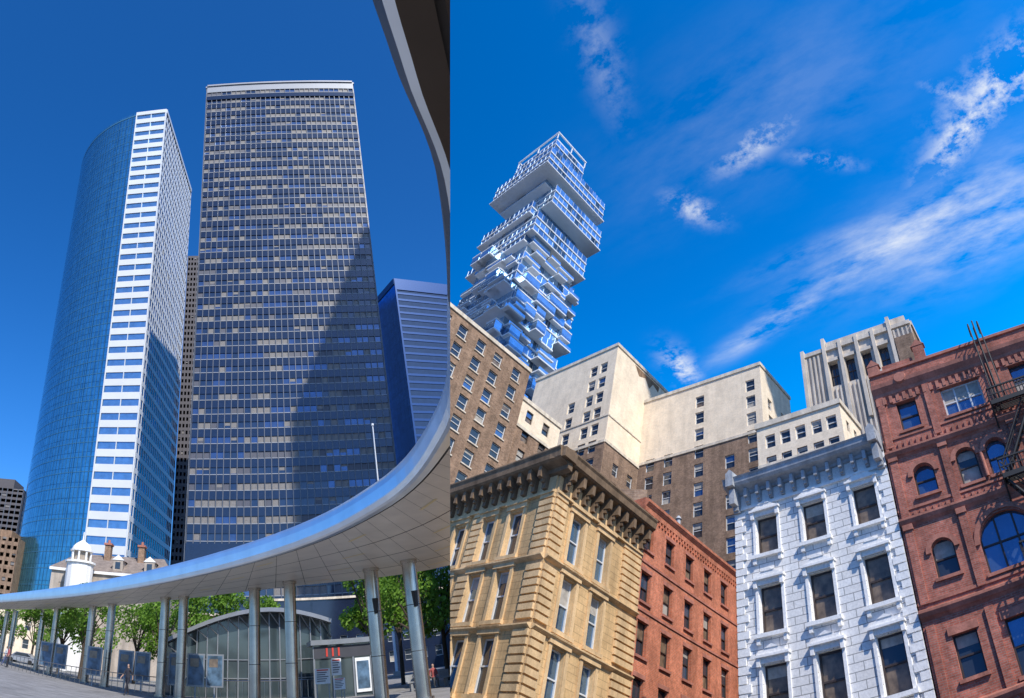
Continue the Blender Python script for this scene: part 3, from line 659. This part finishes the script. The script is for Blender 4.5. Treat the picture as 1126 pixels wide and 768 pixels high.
    mb.box(-31,-12,y0+.1,y0+12,-1.6,12.2,'plaster'); mb.obj('old_town_house')
    mb=MB(); c=(-25.9,96)
    mb.cyl((*c,-1.6),(*c,13.2),2.1,2.1,'whitetrim',16); mb.cyl((*c,13.2),(*c,13.5),2.4,2.4,'whitetrim',16)
    mb.cyl((*c,13.5),(*c,15.0),1.2,1.2,'plaster',12)
    for i in range(8): a=i*pi/4; mb.cyl((c[0]+1.5*cos(a),c[1]+1.5*sin(a),13.5),(c[0]+1.5*cos(a),c[1]+1.5*sin(a),15),.16,.16,'whitetrim',8)
    mb.cyl((*c,15),(*c,15.2),1.8,1.8,'whitetrim',16); pr=[(1.6,15.2),(1.45,15.7),(1.0,16.2),(.4,16.6),(.12,16.8),(.08,18)]
    for a,b in zip(pr,pr[1:]): mb.cyl((*c,a[1]),(*c,b[1]),a[0],b[0],'whitetrim',16,False)
    mb.obj('church_cupola')
    mb=MB(); mb.cyl((21.5,100,-1.6),(21.5,100,37.6),.22,.1,'wband',8); mb.cyl((21.5,100,37.6),(21.5,100,38.0),.25,.2,'wband',8); mb.box(21.0,22,99.6,100.4,-1.6,-1.0,'kerb'); mb.obj('flagpole')
    for (x0,x1,y,h,m,nm) in ((-120,-70,150,8,'brownb','low_brick_block'),(-70,-34,130,9,'buff','low_stone_block'),(-12,4,120,9,'brownb2','low_brick_block'),(4,45,125,12,'span','glass_lobby_building')):
        mb=MB(); mb.box(x0,x1,y+.5,y+20,-1.6,h,m); f=Face(mb,(x0,y),(x1,y)); n=int((x1-x0)/3)
        ops=[(t*3+.8,t*3+2.2,z,z+1.8) for t in range(n) for z in (0.4,3.8) if z+2<h]
        f.wall(0,x1-x0,-1.6,h,ops,m); [f.window(*o,frame='whiteframe',wall=m) for o in ops]; f.box(-.1,x1-x0+.1,h,h+.4,-.6,.3,'bufftrim'); mb.obj(nm)

def catmull(P,n):
    out=[]
    for i in range(len(P)-1):
        p0=Vector(P[max(i-1,0)]);p1=Vector(P[i]);p2=Vector(P[i+1]);p3=Vector(P[min(i+2,len(P)-1)])
        for k in range(n):
            t=k/n; out.append(.5*((2*p1)+(p2-p0)*t+(2*p0-5*p1+4*p2-p3)*t*t+(3*p1-p0-3*p2+p3)*t**3))
    out.append(Vector(P[-1])); return out
def canopy():
    outer=[(-.9,-2.3),(.62,1.95),(1.32,3.45),(2.18,5.0),(3.3,8.3),(4.4,13.1),(4.07,19.8),(.24,29.1),(-12,48.4),(-28.7,72.2),(-60,118)]
    rear=[(12,-6),(13,-2),(14,2),(15,7),(15.5,13),(15,21),(11.2,34.3),(-.3,41),(-19,66),(-37,90),(-68,134)]
    O=catmull(outer,8); R=catmull(rear,8); n=len(O)
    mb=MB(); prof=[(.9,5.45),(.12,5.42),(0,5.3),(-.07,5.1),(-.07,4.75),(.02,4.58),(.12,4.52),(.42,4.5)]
    def pt(i,o,z): d=(R[i]-O[i]).normalized(); q=O[i]+d*o; return (q.x,q.y,z)
    for i in range(n-1):
        near=i<31  # near stretch: shade put into the fascia and soffit colour
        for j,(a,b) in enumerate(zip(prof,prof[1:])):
            m='shade_panel' if near and j in (2,3,4,6) else 'fascia'
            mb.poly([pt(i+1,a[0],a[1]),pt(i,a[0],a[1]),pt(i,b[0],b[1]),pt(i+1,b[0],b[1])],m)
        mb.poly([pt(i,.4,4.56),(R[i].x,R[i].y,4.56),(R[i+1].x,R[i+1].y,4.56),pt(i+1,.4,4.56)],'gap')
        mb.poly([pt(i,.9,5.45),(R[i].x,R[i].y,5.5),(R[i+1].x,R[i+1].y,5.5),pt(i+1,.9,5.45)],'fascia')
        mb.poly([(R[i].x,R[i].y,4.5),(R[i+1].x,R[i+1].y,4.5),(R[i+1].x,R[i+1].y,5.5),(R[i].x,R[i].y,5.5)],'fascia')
        ns=4
        for s in range(ns):
            def q(ii,f):
                a=O[ii]+(R[ii]-O[ii]).normalized()*.47; p=a+(R[ii]-a)*f; return p
            e=.003; f0=s/ns+e; f1=(s+1)/ns-e
            A,B,Cq,D=q(i,f0),q(i,f1),q(i+1,f1),q(i+1,f0); g=.008
            A2=A.lerp(D,g);D2=D.lerp(A,g);B2=B.lerp(Cq,g);C2=Cq.lerp(B,g)
            mb.poly([(A2.x,A2.y,4.5),(B2.x,B2.y,4.5),(C2.x,C2.y,4.5),(D2.x,D2.y,4.5)],'shade_panel' if near else 'soffit')
            if (i*7+s*3)%5==0 and i>36:
                c=(A+B+Cq+D)/4; d=(D-A).normalized()*.7; p=Vector((-d.y,d.x)).normalized()*.06
                mb.poly([(c.x+x.x,c.y+x.y,4.49) for x in (d+p,d-p,-d-p,-d+p)],'slot')
    mb.obj('canopy_roof')
    for i,(x,y,r) in enumerate([(7.8,31,.36),(6.2,32.8,.36),(2.2,36.3,.33),(.27,39.2,.33),(-4.5,44.6,.33),(-5.9,45.8,.33),(-11.4,54,.33),(-14.0,58,.33),(-19.8,66.5,.33),(-23,72,.33),(-30,82,.33),(-33,87,.33)]):
        mb=MB(); mb.cyl((x,y,-1.6),(x,y,4.5),r,r,'steel',32,False); mb.cyl((x,y,-1.6),(x,y,-1.5),r+.12,r+.12,'steel',24); mb.cyl((x,y,4.35),(x,y,4.5),r+.06,r+.06,'steel',24)
        for z in (.4,2.4): mb.cyl((x,y,z),(x,y,z+.03),r+.006,r+.006,'gap',32,False)
        if i<2:
            mb.cyl((x+.0,y-r-.12,2.3),(x,y-r-.12,3.0),.1,.16,'iron',10); mb.box(x-.03,x+.03,y-r-.12,y-r+.03,2.8,2.9,'iron')
        mb.obj('canopy_column')

def leafmat():
    m,nt,b=nodes('leaves'); k=ramp(nt,noise(nt,.9,3),[(.3,(.07,.15,.015)),(.5,(.16,.30,.035)),(.72,(.27,.44,.06))])
    nt.links.new(k,b.inputs['Base Color']); b.inputs['Roughness'].default_value=.6; b.inputs['Specular IOR Level'].default_value=.3
    tr=N(nt,'ShaderNodeBsdfTranslucent'); nt.links.new(k,tr.inputs[0]); mx=N(nt,'ShaderNodeMixShader'); mx.inputs[0].default_value=.45
    out=nt.nodes['Material Output']; nt.links.new(b.outputs[0],mx.inputs[1]); nt.links.new(tr.outputs[0],mx.inputs[2]); nt.links.new(mx.outputs[0],out.inputs[0]); return m
M['leaf']=leafmat()
def tree(x,y,h,r,seed,n=3000):
    rn=random.Random(seed); mb=MB(); z0=-1.6; th=h*.38
    mb.cyl((x,y,z0),(x+.1,y,z0+th),.2,.14,'bark',8,False)
    cl=[]
    for i in range(12):
        a=rn.uniform(0,2*pi); rr=r*rn.uniform(.2,.85); zz=z0+h*rn.uniform(.38,.92); e=Vector((x+rr*cos(a),y+rr*sin(a),zz)); s=Vector((x+.1,y,z0+th*rn.uniform(.7,1)))
        m=(s+e)/2+Vector((0,0,.3)); mb.cyl(s,m,.09,.06,'bark',6,False); mb.cyl(m,e,.06,.025,'bark',5,False); cl.append((e,rn.uniform(.28,.5)*r))
    for i in range(n):
        c,cr=rn.choice(cl); v=Vector((rn.gauss(0,1),rn.gauss(0,1),rn.gauss(0,.8))).normalized()*cr*rn.uniform(.3,1.05)**.6
        p=c+v; s=rn.uniform(.10,.22); a=Vector((rn.gauss(0,1),rn.gauss(0,1),rn.gauss(0,1))).normalized(); b=a.orthogonal().normalized(); c2=a.cross(b)
        mb.poly([p+b*s,p+c2*s*.6,p-b*s,p-c2*s*.6],'leaf')
    mb.obj('plane_tree')

def person(x,y,z,yaw,seed,shirt,trous,pose='stand',skin=(.45,.27,.19),hair=(.03,.02,.015)):
    vs=[];es=[];rs=[]
    def add(p,r,par=None):
        vs.append(p); rs.append(r); i=len(vs)-1
        if par is not None: es.append((par,i))
        return i
    st=.28 if pose=='walk' else .06; sit=pose=='sit'
    hz=.95 if not sit else .5
    pel=add((0,0,hz),.15); ch=add((0,.02,hz+.30),.155,pel); sh=add((0,0,hz+.48),.13,ch); nk=add((0,.0,hz+.58),.055,sh); hd=add((0,.02,hz+.68),.09,nk); tp=add((0,.01,hz+.79),.075,hd)
    for sx,ph in ((-1,1),(1,-1)):
        if sit: kn=add((sx*.11,.42,hz-.02),.075,pel); an=add((sx*.11,.44,.08),.05,kn); add((sx*.12,.6,.04),.04,an)
        else: hp=add((sx*.09,0,hz-.08),.1,pel); kn=add((sx*.1,ph*st*.55+.03,.5),.07,hp); an=add((sx*.1,ph*st,.09),.045,kn); add((sx*.11,ph*st+.14,.04),.04,an)
        s=add((sx*.19,0,hz+.46),.065,sh); el=add((sx*.25,-ph*st*.5-.02,hz+.2),.048,s); wr=add((sx*.25,(.25 if sit else -ph*st+.1),hz+(-.0 if not sit else .1)),.034,el); add((sx*.24,(.33 if sit else -ph*st+.13),hz-.09 if not sit else hz+.08),.035,wr)
    me=bpy.data.meshes.new('p'); me.from_pydata(vs,es,[]); ob=bpy.data.objects.new('p',me); col.objects.link(ob)
    md=ob.modifiers.new('s','SKIN'); 
    for i,sv in enumerate(me.skin_vertices[0].data): sv.radius=(rs[i],rs[i]*.85); sv.use_root=(i==0)
    sb=ob.modifiers.new('ss','SUBSURF'); sb.levels=2
    dg=bpy.context.evaluated_depsgraph_get(); m2=bpy.data.meshes.new_from_object(ob.evaluated_get(dg)); bpy.data.objects.remove(ob)
    mats=[plain('shirt_%d'%seed,shirt,.9),plain('trousers_%d'%seed,trous,.9),plain('skin_%d'%seed,skin,.6),plain('hair_%d'%seed,hair,.8),plain('shoes_%d'%seed,(.05,.05,.05),.6)]
    m2.materials.clear(); [m2.materials.append(m) for m in mats]
    for p in m2.polygons:
        c=p.center; k=0
        if c.z>hz+.57: k=2 if (c.y>.03 and c.z<hz+.8) or c.z<hz+.64 else 3
        elif c.z<.11: k=4
        elif abs(c.x)>.2 and c.z<hz+.18: k=2
        elif c.z<hz+.04 or (sit and c.y>.25 and abs(c.x)<.2 and c.z<hz+.09): k=1
        p.material_index=k; p.use_smooth=True
    m2.name='person'; o=bpy.data.objects.new('person',m2); col.objects.link(o)
    o.matrix_world=ML@Matrix.Translation((x,y,z))@Matrix.Rotation(yaw,4,'Z'); return o

def street():
    mb=MB(); mb.poly([(-900,-60,-1.6),(1500,-60,-1.6),(1500,2500,-1.6),(-900,2500,-1.6)],'paving'); mb.obj('ground')
    mb=MB(); mb.box(-300,60,84,94,-1.6,-1.596,'asph'); 
    mb.obj('road')
    mb=MB()
    for i in range(40): mb.box(-200+i*6,-197+i*6,88.9,89.1,-1.59,-1.588,'paint')
    mb.obj('road_markings')
    mb=MB(); mb.box(-300,60,83.7,84,-1.6,-1.47,'kerb'); mb.box(-300,60,94,94.3,-1.6,-1.47,'kerb'); mb.obj('kerb')
    mb=MB(); mb.poly([(-400,-40,-1.6),(900,-40,-1.6),(900,2500,-1.6),(-400,2500,-1.6)],'asph'); mb.obj('road_surface','R')
    for i,(x,y,h,r) in enumerate([(-16.5,66,8.8,3.3),(-20.5,72,8.6,3.2),(-12.5,74,8.6,3.2),(-9.3,70,8.4,3.0),(-5.6,66,9.6,3.0),(-2.0,68,9.9,3.0),(1.5,72,9.5,2.6),(8.6,48,10,2.6),(11.6,47,10.5,3.0),(14.6,50,10.8,3.2),(12.5,56,11,3.2),(-29,88,8.5,3.2),(-38,100,9,3.5)]):
        tree(x,y,h,r,i+1)
    M['pglass']=glassm('pavilion_glass',(.05,.07,.075),rough=.06,spec=.9); M['pframe']=plain('pavilion_frame',(.30,.31,.32),.4,.5)
    mb=MB(); y0,y1=50,57; n=16; x0,x1=-6.2,6.0
    def arc(s): x=x0+(x1-x0)*s; return x,1.3+2.7*sin(pi*min(1,.05+s*.72))
    for i in range(n):
        a=arc(i/n); b=arc((i+1)/n)
        mb.hexa([(a[0],y0-1.0,a[1]),(b[0],y0-1.0,b[1]),(b[0],y1,b[1]),(a[0],y1,a[1])],[(a[0],y0-1.0,a[1]+.28),(b[0],y0-1.0,b[1]+.28),(b[0],y1,b[1]+.28),(a[0],y1,a[1]+.28)],'pframe')
        mb.poly([(a[0],y0,-1.6),(b[0],y0,-1.6),(b[0],y0,b[1]),(a[0],y0,a[1])],'pglass')
        mb.box(a[0]-.04,a[0]+.04,y0-.1,y0-.001,-1.6,a[1],'pframe')
        mb.cyl((a[0],y0-.9,a[1]),(b[0],y0-.05,b[1]-.9),.04,.04,'pframe',6)
    for z in (-.4,.8): mb.box(x0,x1,y0-.08,y0-.002,z,z+.06,'pframe')
    a=arc(1); mb.poly([(x1,y0,-1.6),(x1,y1,-1.6),(x1,y1,a[1]),(x1,y0,a[1])],'pglass')
    mb.obj('subway_entrance')
    mb=MB(); M['kred']=plain('red_letters',(.6,.05,.03),.5); M['sign']=plain('sign_white',(.8,.8,.78),.5); M['ink']=plain('ink',(.05,.05,.06),.6); M['ad']=plain('poster_blue',(.10,.17,.25),.3,var=.7,scale=1.6)
    mb.box(4.2,8.0,45,48,-1.6,1.5,'pglass'); mb.box(4.0,8.2,44.7,48.2,1.5,1.8,'pframe')
    for x in (4.2,5.4,6.8,8.0): mb.box(x-.06,x+.06,44.92,45,-1.6,1.5,'pframe')
    mb.box(4.2,8,44.9,44.97,.7,1.4,'ink'); 
    for i in range(3): mb.box(5.0+i*.4,5.12+i*.4,44.86,44.9,.8,1.3,'kred')
    mb.box(6.9,7.9,44.9,44.97,-1.4,.6,'sign'); mb.box(7.0,7.8,44.88,44.9,-1.2,.4,'ad'); mb.obj('kiosk')
    for (x,y,zc,w,h) in ((4.3,41,-.3,.9,.8),(5.2,41.4,.15,.6,.9),(5.3,41.2,-.75,.7,.6)):
        mb=MB(); mb.box(x-w/2,x+w/2,y,y+.06,zc-h/2,zc+h/2,'sign')
        for s in (-1,1): mb.box(x+s*w*.4-.03,x+s*w*.4+.03,y+.06,y+.12,-1.6,zc+h/2,'pframe')
        for i in range(6): mb.box(x-w*.38,x+w*(.38-.1*(i%3)),y-.01,y,zc+h*.36-i*h*.14,zc+h*.36-i*h*.14+h*(.06 if i else .09),'ink' if i else 'kred')
        mb.obj('notice_sign')
    for x in (-5.0,-3.7,-2.4,-9.5,-8.2,-12,-17,-18.4):
        y=47 if x>-6 else 52 if x>-13 else 60; mb=MB(); mb.box(x-.6,x+.6,y,y+.15,-.9,1.1,'pframe'); mb.box(x-.5,x+.5,y-.02,y,-.8,1.0,'ad'); mb.box(x-.4,x+.2,y-.03,y-.02,.3,.8,'curtain'); mb.box(x-.05,x+.05,y+.02,y+.12,-1.6,-.9,'pframe'); mb.obj('poster_panel')
    mb=MB()
    for i in range(60): mb.cyl((-24+i*.5,48.2+max(0,(-8-(-24+i*.5)))*.8,-1.6),(-24+i*.5,48.2+max(0,(-8-(-24+i*.5)))*.8,-.5),.025,.025,'steel',6)
    for a,b in zip(range(59),range(1,60)):
        g=lambda i:(-24+i*.5,48.2+max(0,(-8-(-24+i*.5)))*.8,-.5)
        mb.cyl(g(a),g(b),.03,.03,'steel',6,False)
    mb.obj('railing')
    mb=MB(); mb.box(9.4,12.2,41.0,41.5,-1.15,-1.07,'kerb'); [mb.box(x,x+.15,41.05,41.45,-1.6,-1.15,'kerb') for x in (9.6,11.8)]; mb.box(9.4,12.2,41.5,41.57,-1.07,-.7,'kerb'); mb.obj('bench')
    M['carp']=plain('car_paint',(.5,.5,.52),.25,.5); M['tyre']=plain('tyre',(.02,.02,.02),.8); M['taxi']=plain('taxi_paint',(.75,.45,.03),.3)
    for (x,m) in ((-32,'carp'),(-9,'taxi'),(8,'carp')):
        mb=MB(); y=86; z=-1.6
        body=[(0,.35),(0,.8),(.9,.95),(1.5,1.4),(3.2,1.42),(3.9,1.0),(4.5,.9),(4.55,.35)]
        A=[(x+a,y,z+b) for a,b in body]; B=[(x+a,y+1.7,z+b) for a,b in body]; mb.poly(A,m); mb.poly(B[::-1],m)
        for i in range(8): j=(i+1)%8; mb.poly([A[i],B[i],B[j],A[j]],m)
        mb.poly([(x+1.1,y-.01,z+.95),(x+3.7,y-.01,z+1.0),(x+3.1,y-.01,z+1.36),(x+1.6,y-.01,z+1.34)],'win')
        for cx in (.9,3.6):
            for yy in (y-.05,y+1.55): mb.cyl((x+cx,yy,z+.32),(x+cx,yy+.2,z+.32),.32,.32,'tyre',16)
        mb.obj('parked_car')
    person(-7.6,42.8,-1.6,2.6,1,(.03,.03,.04),(.02,.02,.03),'walk')
    person(10.1,41.1,-1.57,pi,2,(.5,.5,.52),(.05,.07,.15),'sit'); person(11.1,41.1,-1.57,pi,3,(.35,.08,.07),(.06,.06,.06),'sit')
    person(-24,60,-1.6,1.2,4,(.1,.2,.45),(.05,.05,.08),'walk'); person(-22.6,61,-1.6,-1.2,5,(.6,.6,.6),(.08,.1,.2),'walk'); person(-21.6,59,-1.6,2,6,(.4,.1,.1),(.03,.03,.04),'stand')
    person(8.3,43,-1.6,3,7,(.55,.5,.45),(.04,.05,.1),'stand')

# ------------------------------------------------------------------ light
SUN=Vector((.26,-.66,.70)).normalized()
SUN_EL=math.asin(SUN.z); SUN_ROT=atan2(SUN.x,SUN.y)
SKY_TL=(.80,1.10,1.58); SKY_TR=(.42,1.10,1.85); SAT_L=1.15; SAT_R=1.25
# clouds: centre x,y on the cloud sheet, direction, length, width, strength
STREAKS=[(.42,.74,-.75,.26,.06,.85),(.14,1.03,-.8,.17,.03,.75),(.56,.70,-.7,.25,.12,.6),(.30,.76,-.55,.2,.03,.35),(.10,.50,-.6,.3,.12,.10)]
PUFFS=[(.455,.50,-1.2,.12,.035,1.0),(.50,.40,-1.0,.12,.05,1.0),(.071,.576,-.7,.07,.025,.7),(-.043,.713,.5,.05,.025,.65),(-.085,1.2,1.2,.07,.035,.85),(.20,.60,.1,.06,.014,.4),(.41,.45,.2,.05,.014,.6),(-.184,.41,1.4,.1,.03,.2)]
build_world()
sd=bpy.data.lights.new('sun','SUN'); sd.energy=5.0; sd.angle=radians(.5); sd.color=(1,.95,.87)
so=bpy.data.objects.new('sun',sd); col.objects.link(so); so.rotation_euler=SUN.to_track_quat('Z','Y').to_euler(); so.location=(0,0,500)

sandstone(); redmid(); whitebld(); redright(); backs(); jenga()
center_tower(); curved_tower(); others(); canopy(); street()

# ------------------------------------------------------------------ camera
cam=bpy.data.cameras.new('camera'); co=bpy.data.objects.new('camera',cam); col.objects.link(co); scene.camera=co
co.matrix_world=Matrix.Translation((0,0,EYE))@Rcam
cam.clip_start=.05; cam.clip_end=6000; cam.sensor_width=36; cam.lens=16.2
cam.type='PANO'; cam.panorama_type='CENTRAL_CYLINDRICAL'
cam.central_cylindrical_radius=1.0
cam.central_cylindrical_range_u_min=-563/F; cam.central_cylindrical_range_u_max=563/F
cam.central_cylindrical_range_v_min=-384/F; cam.central_cylindrical_range_v_max=384/F
scene.view_settings.view_transform='Standard'; scene.view_settings.look='None'; scene.view_settings.exposure=0
